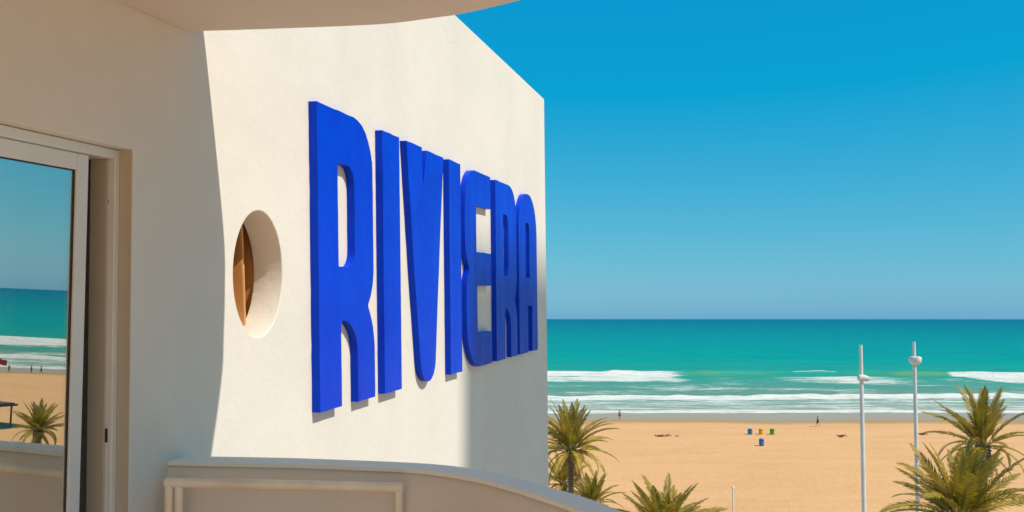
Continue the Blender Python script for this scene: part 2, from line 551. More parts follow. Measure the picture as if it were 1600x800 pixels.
def curve_solid(name, loops, s0, s1, mat, parent, bevel=0.0, fn=H, smooth=None):
    """2-D loops (a, h), holes included, extruded from s0 to s1"""
    cu = bpy.data.curves.new('tmp', 'CURVE')
    cu.dimensions = '2D'
    cu.fill_mode = 'BOTH'
    cu.extrude = (s1 - s0) / 2 - bevel
    cu.bevel_depth = bevel
    cu.bevel_resolution = 2
    cu.offset = -bevel
    for lp in loops:
        sp = cu.splines.new('POLY')
        sp.points.add(len(lp) - 1)
        for q, (x, y) in zip(sp.points, lp):
            q.co = (x, y, 0, 1)
        sp.use_cyclic_u = True
    o = bpy.data.objects.new('tmp', cu)
    C.objects.link(o)
    bpy.context.view_layer.update()
    me = bpy.data.meshes.new_from_object(o.evaluated_get(bpy.context.evaluated_depsgraph_get()))
    vs = [fn(((s0 + s1) / 2 + v.co.z, v.co.x, v.co.y)) for v in me.vertices]
    fs = [tuple(f.vertices) for f in me.polygons]
    bpy.data.objects.remove(o); bpy.data.curves.remove(cu); bpy.data.meshes.remove(me)
    ob = obj(name, vs, fs, mat, parent)
    bm = bmesh.new(); bm.from_mesh(ob.data)
    bmesh.ops.remove_doubles(bm, verts=bm.verts[:], dist=0.0002)
    bmesh.ops.recalc_face_normals(bm, faces=bm.faces[:])
    bm.to_mesh(ob.data); bm.free()
    if smooth:
        smooth_angle(ob, smooth)
        nrm = (TILT @ OV)
        for f in ob.data.polygons:
            if abs(f.normal.dot(nrm)) > 0.97:
                f.use_smooth = False
    return ob

# wall with door opening and porthole
WT = 0.14
outline = [(-6, -19.3), (7.05, -19.3), (7.05, -2.4), (6.80, 1.925), (0.06, 1.925), (0.06, 5.5), (-6, 5.5)]
hole = [(0.605 + 0.221 * math.cos(2 * PI * k / 72) , 0.064 + 0.262 * math.sin(2 * PI * k / 72)) for k in range(72)]
DA0, DA1, DH0, DH1 = -2.55, -0.304, -1.60, 0.462
door = [(DA0, DH0), (DA1, DH0), (DA1, DH1), (DA0, DH1)]
wall = curve_solid('wall', [outline, hole, door], -WT, 0.0, M['wall_plaster'], hotel, 0.006, smooth=30)

# balcony floor, parapet, upper balcony
par_out = cr([(0, 0.035), (0.1, 0.05), (0.39, 0.083), (0.65, 0.088), (0.83, 0.085), (0.94, 0.07), (1.04, 0.036), (1.18, -0.035), (1.40, -0.25), (1.52, -0.37), (1.64, -0.53), (1.85, -0.85), (2.2, -1.15), (2.7, -1.28), (3.4, -1.3)], 5)
par_in = cr([(0, -0.07), (0.16, -0.06), (0.45, -0.024), (0.69, -0.018), (0.84, -0.02), (0.94, -0.04), (1.08, -0.104), (1.225, -0.211), (1.40, -0.385), (1.54, -0.55), (1.74, -0.88), (2.12, -1.23), (2.66, -1.385), (3.4, -1.405)], 5)
par_in = [tuple(np.array([np.interp(k, np.linspace(0, 1, len(par_in)), [q[0] for q in par_in]), np.interp(k, np.linspace(0, 1, len(par_in)), [q[1] for q in par_in])])) for k in np.linspace(0, 1, len(par_out))]
FL = -1.60
def parapet(po, pi, htop, hbot, batter):
    prof_n = 9
    vs, fs = [], []
    for (s0, a0), (s1, a1) in zip(po, pi):
        d = Vector((s1 - s0, a1 - a0)); L = d.length; d = d / L
        ring = [(s0, a0, hbot), (s0, a0, htop - 0.012), (s0 + d.x * 0.012, a0 + d.y * 0.012, htop),
                (s1 - d.x * 0.010, a1 - d.y * 0.010, htop), (s1, a1, htop - 0.010),
                (s1 + d.x * batter * 0.5, a1 + d.y * batter * 0.5, htop - 0.055),
                (s1 + d.x * batter, a1 + d.y * batter, htop - 0.12), (s1 + d.x * batter, a1 + d.y * batter, htop - 0.5), (s1 + d.x * batter, a1 + d.y * batter, hbot)]
        vs += ring
    n = len(po)
    for i in range(n - 1):
        for k in range(prof_n):
            k2 = (k + 1) % prof_n
            fs.append((i * prof_n + k, (i + 1) * prof_n + k, (i + 1) * prof_n + k2, i * prof_n + k2))
    fs.append(tuple(range(prof_n))); fs.append(tuple((n - 1) * prof_n + k for k in range(prof_n - 1, -1, -1)))
    return vs, fs
v_, f_ = parapet(par_out, par_in, -0.6155, FL - 0.25, 0.03)
mb = MB(H); mb.add(v_, f_)
smooth_angle(mb.build('balcony_parapet', M['parapet_plaster'], hotel), 40)
cop_v, cop_f = [], []  # thin layer carrying the brightness painted onto the parapet top
for (s0, a0), (s1, a1) in zip(par_out, par_in):
    d = Vector((s1 - s0, a1 - a0)).normalized()
    e = lambda s, a, k: (s + d.x * k, a + d.y * k)
    o0, o1, i1, i0 = e(s0, a0, -0.003), e(s0, a0, 0.003), e(s1, a1, -0.002), e(s1, a1, 0.003)
    cop_v += [(*o0, -0.615), (*o0, -0.606), (*o1, -0.600), (*i1, -0.600), (*i0, -0.604), (*i0, -0.615)]
nn = len(par_out)
for i in range(nn - 1):
    for k in range(6):
        cop_f.append((i * 6 + k, (i + 1) * 6 + k, (i + 1) * 6 + (k + 1) % 6, i * 6 + (k + 1) % 6))
cop_f += [tuple(range(6)), tuple((nn - 1) * 6 + k for k in range(5, -1, -1))]
mb = MB(H); mb.add(cop_v, cop_f)
smooth_angle(mb.build('parapet_lit_top', M['coping_lit_tone'], hotel), 35)
# side parapet far to the right and floor slab
mb = MB(H); mb.box(3.405, 3.52, -4.0, -1.295, FL - 0.25, -0.60, 0.01)
mb.build('balcony_parapet', M['parapet_plaster'], hotel)
fl = [(s, a - 0.03) for s, a in par_in]
ring = [(0.003, -4.0)] + [(max(s, 0.003), a) for s, a in fl] + [(3.4, -4.0)]
n = len(ring)
mb = MB(H); mb.add([(s, a, FL) for s, a in ring] + [(s, a, FL - 0.24) for s, a in ring],
                   [tuple(range(n)), tuple(range(2 * n - 1, n - 1, -1))] + [(i, (i + 1) % n, n + (i + 1) % n, n + i) for i in range(n)])
mb.build('balcony_floor', M['terracotta_tile'], hotel)
# upper balcony: soffit, a hidden rim added for its shadow edge, set-back parapet
CE = 0.934
slab_e = cr([(0.002, -0.012), (0.06, 0.015), (0.31, 0.043), (0.62, 0.068), (0.78, 0.066), (0.94, 0.03), (1.03, 0.007), (1.16, -0.053), (1.27, -0.113), (1.40, -0.175), (1.55, -0.205), (1.72, -0.19), (1.95, -0.12), (2.3, -0.05), (2.9, 0.0), (3.5, 0.0)], 6)
slab_back = cr([(3.5, -0.9), (3.1, -1.15), (2.6, -1.4), (2.0, -1.75), (1.75, -2.3), (1.7, -3.0), (1.7, -4.0)], 5)  # unseen outline, shaped to keep the parapet shaded and let sun onto the floor
def slab(edge, h0, h1, amin, name, mat, parent):
    ring = [(edge[0][0], amin)] + list(edge) + (slab_back if amin < -1 else [(edge[-1][0], amin)])
    n = len(ring)
    mb = MB(H)
    mb.add([(s, a, h0) for s, a in ring] + [(s, a, h1) for s, a in ring],
           [tuple(range(n - 1, -1, -1)), tuple(range(n, 2 * n))] + [(i, n + i, n + (i + 1) % n, (i + 1) % n) for i in range(n)])
    return smooth_angle(mb.build(name, mat, parent), 40)
slab(slab_e, CE, CE + 0.05, -4.0, 'balcony_ceiling', M['soffit_plaster'], hotel)
rim_o = [(s, a + 0.10) for s, a in slab_e]
slab(rim_o, CE + 0.052, CE + 0.15, -0.30, 'shadow_rim', M['soffit_plaster'], hotel)  # unseen lip, added to push the shadow edge on the wall seaward
rim_o = [(s, a - 0.26) for s, a in slab_e]
rim_i = [(s, a - 0.38) for s, a in slab_e]
n = len(rim_o)
vs, fs = [], []
for (s0, a0), (s1, a1) in zip(rim_o, rim_i):
    vs += [(s0, a0, CE + 0.152), (s0, a0, CE + 1.25), (s1, a1, CE + 1.25), (s1, a1, CE + 0.152)]
for i in range(n - 1):
    for k in range(4):
        fs.append((i * 4 + k, (i + 1) * 4 + k, (i + 1) * 4 + (k + 1) % 4, i * 4 + (k + 1) % 4))
fs += [(0, 1, 2, 3), tuple((n - 1) * 4 + k for k in (3, 2, 1, 0))]
mb = MB(H); mb.add(vs, fs)
smooth_angle(mb.build('upper_parapet', M['wall_plaster'], hotel), 40)

# room behind the sliding door
mb = MB(H)
for b_ in [(-3.6, -WT - 0.005, -2.9, -2.8, FL, 0.9), (-3.6, -WT - 0.005, -0.26, -0.16, FL, 0.9), (-3.7, -3.6, -2.9, -0.16, FL, 0.9), (-3.7, -WT - 0.005, -2.9, -0.16, 0.9, 1.0), (-3.7, -WT - 0.005, -2.9, -0.16, FL - 0.1, FL)]:
    mb.box(*b_)
mb.build('room', M['room_paint'], hotel)

# door frame (fixed)
S1, S2 = -0.047, -0.138
fr = MB(H)
fr.box(S2, S1, DA1 - 0.028, DA1 - 0.001, DH0, DH1 - 0.002, 0.003)               # jamb
frame = fr.build('door_frame', M['aluminium'], hotel)
hd = MB(H); hd.box(S2, S1, DA0 + 0.031, DA1 - 0.029, 0.428, DH1 - 0.002, 0.003)
hd.build('header', M['aluminium'], frame)
fr = MB(H); fr.box(S2, S1, DA0 + 0.001, DA0 + 0.03, DH0, DH1 - 0.002, 0.003); fr.build('jamb', M['aluminium'], frame)
gr = MB(H)
gr.box(S2 + 0.004, -0.070, DA1 - 0.036, DA1 - 0.0285, DH0, 0.427, 0.002)             # inner channel on the jamb
gr.build('track', M['jamb_paint'], frame)
sp = MB(H); sp.box(-0.075, -0.062, DA1 - 0.0315, DA1 - 0.0285, -0.50, -0.455); sp.build('strike_plate', M['dark_rubber'], frame)
sp = MB(H); sp.box(-0.075, -0.069, DA1 - 0.0315, DA1 - 0.0285, 0.285, 0.292); sp.build('screw', M['dark_rubber'], frame)
# reveal lining
rv = MB(H)
rv.box(-0.0465, -0.002, DA1 - 0.003, DA1 - 0.0005, DH0, DH1 - 0.004)
rv.build('reveal', M['jamb_paint'], frame)

# sliding leaf, a hand's breadth open
SL0, SL1 = -0.096, -0.062
LR = -0.450                                    # right edge of the leaf
LEAN = math.tan(math.radians(0.87))
def HL(q):                                     # leaf leaned slightly to raise the horizon reflected in its pane
    return H((q[0] + (q[2] - 0.35) * LEAN, q[1], q[2]))
lf = MB(HL)
lf.box(SL0, SL1, LR - 0.056, LR, DH0 + 0.02, 0.4265, 0.003)
leaf = lf.build('sliding_door', M['aluminium'], hotel)
for nm, a0, a1, h0, h1 in (('top_rail', LR - 1.25, LR - 0.057, 0.374, 0.4265), ('bottom_rail', LR - 1.25, LR - 0.057, DH0 + 0.02, DH0 + 0.09), ('stile', LR - 1.31, LR - 1.251, DH0 + 0.02, 0.4265)):
    q_ = MB(HL); q_.box(SL0, SL1, a0, a1, h0, h1, 0.003); q_.build(nm, M['aluminium'], leaf)
q_ = MB(HL); q_.box(-0.0735, -0.0700, LR - 0.0605, LR - 0.0565, DH0 + 0.09, 0.3735); q_.build('glazing_seal', M['dark_rubber'], leaf)
q_ = MB(HL); q_.box(-0.0735, -0.0700, LR - 1.25, LR - 0.061, 0.3700, 0.3735); q_.build('glazing_seal', M['dark_rubber'], leaf)
q_ = MB(HL); q_.box(-0.080, -0.074, LR - 1.25, LR - 0.0575, DH0 + 0.085, 0.3725); q_.build('pane', M['door_glass'], leaf)
# second, fixed leaf further along
l2 = MB(H); l2.box(-0.134, -0.1, DA0 + 0.031, DA0 + 0.09, DH0 + 0.02, 0.4265, 0.003); l2.box(-0.134, -0.1, -1.73, -1.67, DH0 + 0.02, 0.4265, 0.003)
leaf2 = l2.build('fixed_door', M['aluminium'], hotel)
g2 = MB(H); g2.box(-0.119, -0.113, DA0 + 0.0905, -1.7305, DH0 + 0.02, 0.4265); g2.build('pane', M['door_glass'], leaf2)

# curtain inside the room
def drape(name, a0, a1, h0, h1, s0, amp, wl_, mat, label, seed, sag=0.0):
    vs, fs = [], []
    nx, nh = 240, 14
    for side in (0, 1):
        for j in range(nh + 1):
            h = h0 + (h1 - h0) * j / nh
            for i in range(nx + 1):
                a = a0 + (a1 - a0) * i / nx
                k = 1 + 0.25 * math.sin(3.1 * a + seed)
                s = s0 + amp * math.sin(2 * PI * a / wl_ * k + 0.5 * math.sin(h * 1.7 + seed)) + 0.3 * amp * math.sin(2 * PI * a / wl_ * 2.3 + seed) + sag * (h - h1)
                vs.append((s - 0.003 * side, a, h))
    N = (nx + 1) * (nh + 1)
    for j in range(nh):
        for i in range(nx):
            q = j * (nx + 1) + i
            fs.append((q, q + 1, q + nx + 2, q + nx + 1))
            fs.append((N + q + nx + 1, N + q + nx + 2, N + q + 1, N + q))
    mb = MB(H); mb.add(vs, fs)
    o = mb.build(name, mat, loc=H((s0, (a0 + a1) / 2, h0)), smooth=True)
    return tag(o, label, 'curtain')
drape('curtain', -1.45, -0.575, FL + 0.02, 0.80, -0.20, 0.025, 0.075, M['curtain_white'], 'white curtain hanging behind the glass of the sliding door', 1.0)
drape('curtain', 0.15, 1.25, -0.75, 0.75, -0.235, 0.052, 0.062, M['curtain_orange'], 'orange brown folded curtain seen through the round porthole in the wall', 2.0, sag=-0.06)

# ------------------------------------------------------------------ the sign
def fillet(pts, n=7):
    """polygon with a radius per corner: (x, y[, r])"""
    out = []
    N = len(pts)
    for i, q in enumerate(pts):
        r = q[2] if len(q) > 2 else 0
        p = Vector(q[:2])
        if r <= 0:
            out.append(tuple(p)); continue
        a = (Vector(pts[i - 1][:2]) - p); b = (Vector(pts[(i + 1) % N][:2]) - p)
        ra = min(r, a.length * 0.98); rb = min(r, b.length * 0.98)
        A, B = p + a.normalized() * ra, p + b.normalized() * rb
        for k in range(n + 1):
            t = k / n
            # cubic approximating a round corner
            c1, c2 = A.lerp(p, 0.56), B.lerp(p, 0.56)
            out.append(tuple(A * (1 - t) ** 3 + c1 * 3 * t * (1 - t) ** 2 + c2 * 3 * t * t * (1 - t) + B * t ** 3))
    return out
T, B = 0.871, -0.573
def shear(lp):
    return [(x - 0.045 * (y - 0.15), y) for x, y in lp]
def letter_R(x0, x1, sr, cl, cr_, lg):
    w = x1 - x0
    out = fillet([(x0, T), (x1, T, 0.26), (x1, 0.0, 0.11), (x1 - 0.095, -0.086, 0.02), (x1, -0.17, 0.13), (x1 + 0.004, B), (lg, B), (lg, -0.16, 0.17), (sr, -0.152, 0.03), (sr, B), (x0, B)])
    cnt = fillet([(cl, 0.617), (cr_, 0.617, 0.09), (cr_, 0.11, 0.09), (cl, 0.11)])
    return [shear(out), shear(cnt)]
def letter_I(x0, x1):
    return [shear([(x0, T), (x1, T), (x1, B), (x0, B)])]
letters = [
    ('R', letter_R(1.115, 1.837, 1.378, 1.357, 1.572, 1.594)),
    ('I', letter_I(1.992, 2.275)),
    ('V', [shear(fillet([(2.403, T), (2.697, T), (2.712, 0.63), (2.792, T - 0.006), (3.157, T - 0.006), (3.025, 0.10), (2.920, B, 0.125), (2.655, B, 0.125), (2.527, 0.10)]))]),
    ('I', letter_I(3.282, 3.566)),
    ('E', [shear(fillet([(3.672, T, 0.28), (4.425, T), (4.425, 0.622), (3.985, 0.618), (3.985, 0.276), (4.43, 0.276), (4.43, 0.028), (3.995, 0.026), (4.0, -0.32), (4.43, -0.324), (4.435, B), (3.70, B, 0.34), (3.695, 0.09, 0.10), (3.79, 0.15, 0.03), (3.668, 0.24, 0.12)]))]),
    ('R', letter_R(4.588, 5.340, 4.893, 4.85, 5.03, 5.10)),
    ('A', [shear(fillet([(5.425, T - 0.005, 0.36), (6.215, T - 0.005, 0.36), (6.235, B), (5.985, B), (5.985, -0.15), (5.80, -0.15), (5.80, B), (5.435, B)])),
           shear(fillet([(5.725, 0.605, 0.03), (5.885, 0.605, 0.07), (5.885, 0.105), (5.725, 0.105)]))])]
sign = empty('wall_sign', H((0.0, 3.7, B)))
tag(sign, 'raised glossy blue letters spelling RIVIERA along the cream wall', 'sign')
LT = 0.042
def handcut(lp, seed):
    # the letters are cut by hand: edges wander by a millimetre or two
    rnd = random.Random(seed)
    out = []
    for i, p_ in enumerate(lp):
        a_, b_ = Vector(p_), Vector(lp[(i + 1) % len(lp)])
        k_ = max(1, int((b_ - a_).length / 0.05))
        for j in range(k_):
            q_ = a_.lerp(b_, j / k_)
            if (b_ - a_).length > 0.02:
                q_ = q_ + Vector((rnd.gauss(0, 0.0009), rnd.gauss(0, 0.0009)))
            if not out or (Vector(out[-1]) - q_).length > 0.007:
                out.append(tuple(q_))
    while (Vector(out[-1]) - Vector(out[0])).length < 0.007:
        out.pop()
    return out
for ch, loops in letters:
    o = curve_solid('letter', [handcut(lp, 11 * k_ + len(ch) + int(loops[0][0][0] * 100)) for k_, lp in enumerate(loops)], 0.001, LT, M['blue_paint'], sign, 0.0, smooth=40)
    o['label'] = 'blue letter ' + ch

# ------------------------------------------------------------------ tubular frame in front of the parapet
R0, R1 = (0.052, -0.170), (0.866, -0.075)
RH = -0.655
rail = empty('towel_rail', H((0.42, -0.18, FL)))
tag(rail, 'beige painted tubular metal rail standing inside the curved balcony parapet', 'rail')
def RP(k, h, off=0.0):
    d = Vector((R1[0] - R0[0], R1[1] - R0[1])); nrm = Vector((d.y, -d.x)).normalized()
    return (R0[0] + d.x * k + nrm.x * off, R0[1] + d.y * k + nrm.y * off, h)
mb = MB(H); mb.tube([RP(0, RH), RP(0.5, RH + 0.001), RP(1.0, RH)], 0.0165, 16); smooth_angle(mb.build('top_bar', M['rail_paint'], rail), 50)
for k, off in ((0.014, 0.0), (0.055, -0.004), (0.982, 0.0)):
    mb = MB(H); mb.tube([RP(k, RH - 0.010, off), RP(k, -1.1, off), RP(k, FL, off)], 0.0140, 14)
    smooth_angle(mb.build('leg', M['rail_paint'], rail), 50)
for h in (-1.05, -1.4):
    mb = MB(H); mb.tube([RP(0.05, h), RP(0.98, h)], 0.009, 10); smooth_angle(mb.build('cross_bar', M['rail_paint'], rail), 50)

# ------------------------------------------------------------------ tower added out of view to the right, to shade the end of the wall
tower = empty('shadow_tower', H((37, 4, -EYE)))
tag(tower, 'tall narrow tower added out of view right of the hotel to shade the sign wall', 'building')
TT = 37.75
mb = MB(H); mb.box(30.0, 44.0, -2.02, 8.6, -EYE - 1, TT - 0.6); mb.build('wall', M['tower_render'], tower)
mb = MB(H); mb.box(29.998, 44.002, -2.022, 8.602, TT - 0.598, TT); mb.build('roof', M['tower_render'], tower)
for fl_ in range(16):
    for k in range(4):
        mb = MB(H)
        a = -1.2 + 2.5 * k; h = -EYE + 4 + fl_ * 3.25
        mb.box(29.93, 29.996, a, a + 1.6, h, h + 1.6)
        mb.build('window', M['tower_glass'], tower)

# ------------------------------------------------------------------ palms
t = NT('palm_leaf')
oi = t.new('ShaderNodeObjectInfo').outputs['Random']
p = t.obj()
n = t.noise(p, 3.0, 3)
ca = t.mix(oi, (0.38, 0.29, 0.02, 1), (0.66, 0.40, 0.07, 1))
cb = t.mix(oi, (0.19, 0.165, 0.010, 1), (0.32, 0.21, 0.02, 1))
c = t.mix(t.mrange(n, 0.35, 0.65, 0, 1), cb, ca)
t.set(Base_Color=c, Roughness=0.5)
t.p.inputs['Specular IOR Level'].default_value = 0.35
dif = t.new('ShaderNodeBsdfTranslucent')
t.l.new(c, dif.inputs[0])
mx = t.new('ShaderNodeMixShader'); mx.inputs[0].default_value = 0.28
t.l.new(t.p.outputs[0], mx.inputs[1]); t.l.new(dif.outputs[0], mx.inputs[2])
t.l.new(mx.outputs[0], t.n['Material Output'].inputs['Surface'])
M['palm_leaf'] = t.m
simple('palm_dead', (0.26, 0.155, 0.055, 1), 0.8, 0.3, 4)
simple('palm_rachis', (0.30, 0.25, 0.07, 1), 0.6, 0.15, 6)
t = NT('palm_bark')
p = t.obj()
wv = t.new('ShaderNodeTexWave', wave_type='BANDS', bands_direction='Z')
t.put(wv.inputs['Vector'], p); wv.inputs['Scale'].default_value = 2.4; wv.inputs['Distortion'].default_value = 3.0; wv.inputs['Detail'].default_value = 3
t.set(Base_Color=t.ramp(wv.outputs['Fac'], [(0.2, (0.085, 0.055, 0.032, 1)), (0.8, (0.21, 0.145, 0.085, 1))]), Roughness=0.9, Normal=t.bump(wv.outputs['Fac'], 0.7, 0.06))
M['palm_bark'] = t.m

def frond_mesh(name, bend, L=1.0, nl=40, mat='palm_leaf', wid=0.16, twist=0.0, seed=0):
    """unit-length frond starting at the origin, growing along +X, drooping by 'bend' radians over its length"""
    rnd = random.Random(seed)
    N = 14
    pts, tang = [], []
    x = z = 0.0
    for i in range(N + 1):
        ang = -bend * (i / N) ** 1.4
        pts.append(Vector((x, 0, z))); tang.append(Vector((math.cos(ang), 0, math.sin(ang))))
        x += math.cos(ang) * L / N; z += math.sin(ang) * L / N
    vs, fs, mi = [], [], []
    def P_(u):
        q = u * N; i = min(int(q), N - 1); f = q - i
        return pts[i].lerp(pts[i + 1], f), tang[i].lerp(tang[i + 1], f).normalized()
    # rachis: three-sided tapered strip
    for i in range(0, N + 1, 2):
        u = i / N; r = 0.013 * (1 - 0.85 * u)
        p, t_ = pts[i], tang[i]
        up = Vector((-t_.z, 0, t_.x))
        vs += [p + Vector((0, r, 0)), p - Vector((0, r, 0)), p - up * r * 1.3]
    m = len(range(0, N + 1, 2))
    for i in range(m - 1):
        for k in range(3):
            fs.append((i * 3 + k, i * 3 + (k + 1) % 3, (i + 1) * 3 + (k + 1) % 3, (i + 1) * 3 + k)); mi.append(1)
    for k in range(nl):
        u = 0.14 + 0.86 * (k + 0.5) / nl
        ln = wid * (math.sin(PI * min(1, 0.22 + 0.80 * u)) ** 0.7 * 1.05 + 0.18) * (0.85 + 0.3 * rnd.random())
        p, t_ = P_(u)
        up = Vector((-t_.z, 0, t_.x))
        for sd_ in (-1, 1):
            fwd = 0.75 + 0.35 * rnd.random() + 0.6 * u
            d = (t_ * fwd + Vector((0, sd_ * 1.0, 0)) + up * (0.42 - 0.25 * rnd.random())).normalized()
            w = t_ * (0.0115 + 0.004 * rnd.random())
            tip = p + d * ln + Vector((0, 0, -0.16 * ln * (0.6 + rnd.random())))
            mid = p + d * ln * 0.55
            q = len(vs)
            vs += [p - w * 0.6, p + w * 0.6, mid + w, mid - w, tip]
            fs += [(q, q + 1, q + 2, q + 3), (q + 3, q + 2, q + 4)]; mi += [0, 0]
    me = bpy.data.meshes.new(name)
    me.from_pydata([tuple(v) for v in vs], [], fs)
    me.materials.append(M[mat]); me.materials.append(M['palm_rachis' if mat == 'palm_leaf' else 'palm_dead'])
    me.polygons.foreach_set('material_index', mi)
    me.update()
    return me
FR = [frond_mesh('frond', b, seed=i, wid=w) for i, (b, w) in enumerate([(0.42, 0.14), (0.75, 0.145), (1.05, 0.14), (1.4, 0.135), (1.8, 0.13), (0.95, 0.15)])]
FD = [frond_mesh('dead_frond', b, seed=20 + i, wid=0.12, mat='palm_dead', nl=24) for i, b in enumerate([0.5, 0.9])]

def palm(base, ch, rad, nf, label, seed, lean=(0, 0), up=1.0, trunk_r=0.19, dead=6, low=-0.45):
    rnd = random.Random(seed)
    root = empty('palm_tree', base)
    tag(root, label, 'palm tree', 'palms along the seafront')
    base = Vector(base)
    top = base + Vector((lean[0], lean[1], ch))
    mb = MB()
    pts, rr = [], []
    NT_ = 26
    for i in range(NT_ + 1):
        u = i / NT_
        pts.append(base + Vector((lean[0] * u * u, lean[1] * u * u, ch * u)))
        r = trunk_r * (1.35 - 0.5 * min(1, u * 4)) if u < 0.25 else trunk_r * 0.85
        if u > 0.93: r = trunk_r * (0.85 + 1.1 * math.sin((u - 0.93) / 0.07 * PI * 0.75))
        rr.append(r * (1 + 0.06 * (i % 2)))
    mb.tube(pts, rr, 12)
    trunk = smooth_angle(mb.build('trunk', M['palm_bark'], root), 70)
    # leaf-base boss under the crown
    mb = MB()
    for k in range(26):
        a = k * 2.39996; e = -0.3 + 1.1 * (k / 26)
        d = Vector((math.cos(a) * math.cos(e), math.sin(a) * math.cos(e), math.sin(e)))
        mb.tube([top - Vector((0, 0, 0.25 * trunk_r / 0.19)) + d * trunk_r * 0.7, top + d * trunk_r * 2.0 - Vector((0, 0, 0.12))], [trunk_r * 0.30, trunk_r * 0.14], 5)
    mb.build('leaf_boss', M['palm_bark'], root)
    for k in range(nf):
        u = (k + 0.5) / nf
        a = k * 2.39996 + rnd.uniform(-0.25, 0.25)
        el = math.radians(86) * (1 - u) ** 0.85 * up + low * u ** 1.6 + rnd.uniform(-0.10, 0.10)
        L = rad * (0.86 + 0.28 * math.sin(PI * min(1, 0.25 + u * 0.75)) + rnd.uniform(-0.12, 0.12))
        vi = 0 if u < 0.25 else (rnd.choice([0, 1, 5]) if u < 0.5 else rnd.choice([1, 2, 5]) if u < 0.75 else rnd.choice([2, 3, 4]))
        o = bpy.data.objects.new('frond', FR[vi])
        C.objects.link(o)
        o.parent = root
        o.location = top - base + Vector((math.cos(a), math.sin(a), 0)) * trunk_r * 0.5
        o.rotation_mode = 'XYZ'
        rm = Matrix.Rotation(a, 3, 'Z') @ Matrix.Rotation(-el, 3, 'Y') @ Matrix.Rotation(rnd.uniform(-0.5, 0.5), 3, 'X')
        o.rotation_euler = rm.to_euler()
        o.scale = (L, L * rnd.uniform(0.85, 1.15), L)
    for k in range(dead):
        a = rnd.uniform(0, 2 * PI)
        o = bpy.data.objects.new('frond', FD[k % 2])
        C.objects.link(o)
        o.parent = root
        o.location = top - base + Vector((math.cos(a), math.sin(a), 0)) * trunk_r * 0.6 - Vector((0, 0, 0.2))
        rm = Matrix.Rotation(a, 3, 'Z') @ Matrix.Rotation(rnd.uniform(0.5, 1.15), 3, 'Y')
        o.rotation_euler = rm.to_euler()
        L = rad * rnd.uniform(0.6, 0.85)
        o.scale = (L, L, L)
        o['label'] = 'dry brown frond'
    return root
GP = 0.9
palm((3.30, 58.0, GP), 10.75, 2.5, 48, 'slender tall palm rising beside the end of the sign wall', 1, up=1.0, trunk_r=0.17, dead=7, low=-0.55)
palm((5.0, 64.0, GP), 6.7, 1.85, 40, 'lower bushy palm just right of the slender palm, cut by the parapet', 2, trunk_r=0.18)
palm((3.56, 72.0, GP), 6.6, 2.15, 34, 'small palm behind the trunk of the slender palm', 3, trunk_r=0.17)
palm((7.60, 52.0, GP), 7.3, 2.75, 60, 'low palm on the bottom edge of the view, left of the thin white mast', 4, up=0.85, trunk_r=0.18, dead=4)
palm((17.25, 40.0, GP), 10.35, 2.85, 46, 'large full palm on the right, nearest of all, in front of the taller one', 5, trunk_r=0.21, dead=6)
palm((21.40, 47.0, GP), 12.3, 2.45, 34, 'upright palm at the far right, its crown highest against the surf', 6, up=1.08, trunk_r=0.19, low=-0.35)
palm((55.3, 50.6, GP), 8.5, 1.9, 40, 'palm mirrored in the glass of the sliding door', 7, trunk_r=0.19)

# ------------------------------------------------------------------ seafront lamp posts
def lamp_post(x, y, top, head_h, arm, label, kind):
    root = empty('street_lamp', (x, y, GP))
    tag(root, label, 'street lamp', 'tall white seafront lamps')
    mb = MB(); mb.lathe([(0.30, 0), (0.30, 0.05), (0.15, 0.12), (0.145, 0.6)], 16)
    mb.v = [v + Vector((x, y, GP)) for v in mb.v]
    smooth_angle(mb.build('base', M['lamp_white'], root), 40)
    mb = MB(); mb.tube([(x, y, GP + 0.5), (x, y, head_h - 0.4), (x, y, head_h), (x, y, top)], [0.115, 0.088, 0.078, 0.072], 16)
    smooth_angle(mb.build('pole', M['lamp_white'], root), 50)
    d = Vector((math.cos(arm), math.sin(arm), 0)); w = Vector((-d.y, d.x, 0))
    fn = lambda q: Vector((x, y, head_h)) + (d * q[0] + w * q[1] + Vector((0, 0, q[2]))) * 0.66
    mb = MB(fn)
    prof = [(-0.24, 0.14, -0.14, 0.10), (-0.18, 0.26, -0.20, 0.22), (0.10, 0.28, -0.21, 0.24), (0.36, 0.25, -0.19, 0.15), (0.54, 0.18, -0.16, 0.04), (0.62, 0.08, -0.13, 0.01)] if kind == 0 else \
           [(-0.10, 0.20, -0.30, 0.10), (-0.05, 0.42, -0.44, 0.12), (0.35, 0.44, -0.52, 0.13), (0.75, 0.38, -0.46, 0.12), (0.9, 0.22, -0.30, 0.08)]
    vs, fs = [], []
    K = 12
    for u, hw, zb, zt in prof:
        for k in range(K):
            a_ = 2 * PI * k / K
            cy, cz = math.cos(a_), math.sin(a_)
            vs.append((u, hw * math.copysign(abs(cy) ** 0.7, cy), (zt if cz > 0 else -zb) * math.copysign(abs(cz) ** 0.7, cz)))
    for i in range(len(prof) - 1):
        for k in range(K):
            fs.append((i * K + k, i * K + (k + 1) % K, (i + 1) * K + (k + 1) % K, (i + 1) * K + k))
    fs += [tuple(range(K - 1, -1, -1)), tuple((len(prof) - 1) * K + k for k in range(K))]
    mb.add(vs, fs)
    head = smooth_angle(mb.build('lamp_head', M['lamp_white'], root), 50)
    g = MB(fn); zz = (-0.225 if kind == 0 else -0.535)
    g.box(0.0, 0.42, -0.15, 0.15, zz, zz + 0.05, 0.01); g.build('lens', M['lamp_glass'], head)
lamp_post(15.27, 45.0, 17.85, 16.42, 0.0, 'tall white lamp post with its wedge head turned right, left of the pair', 0)
lamp_post(19.56, 50.0, 17.88, 17.10, -1.75, 'tall white lamp post with rounded head facing the hotel, right of the pair', 1)
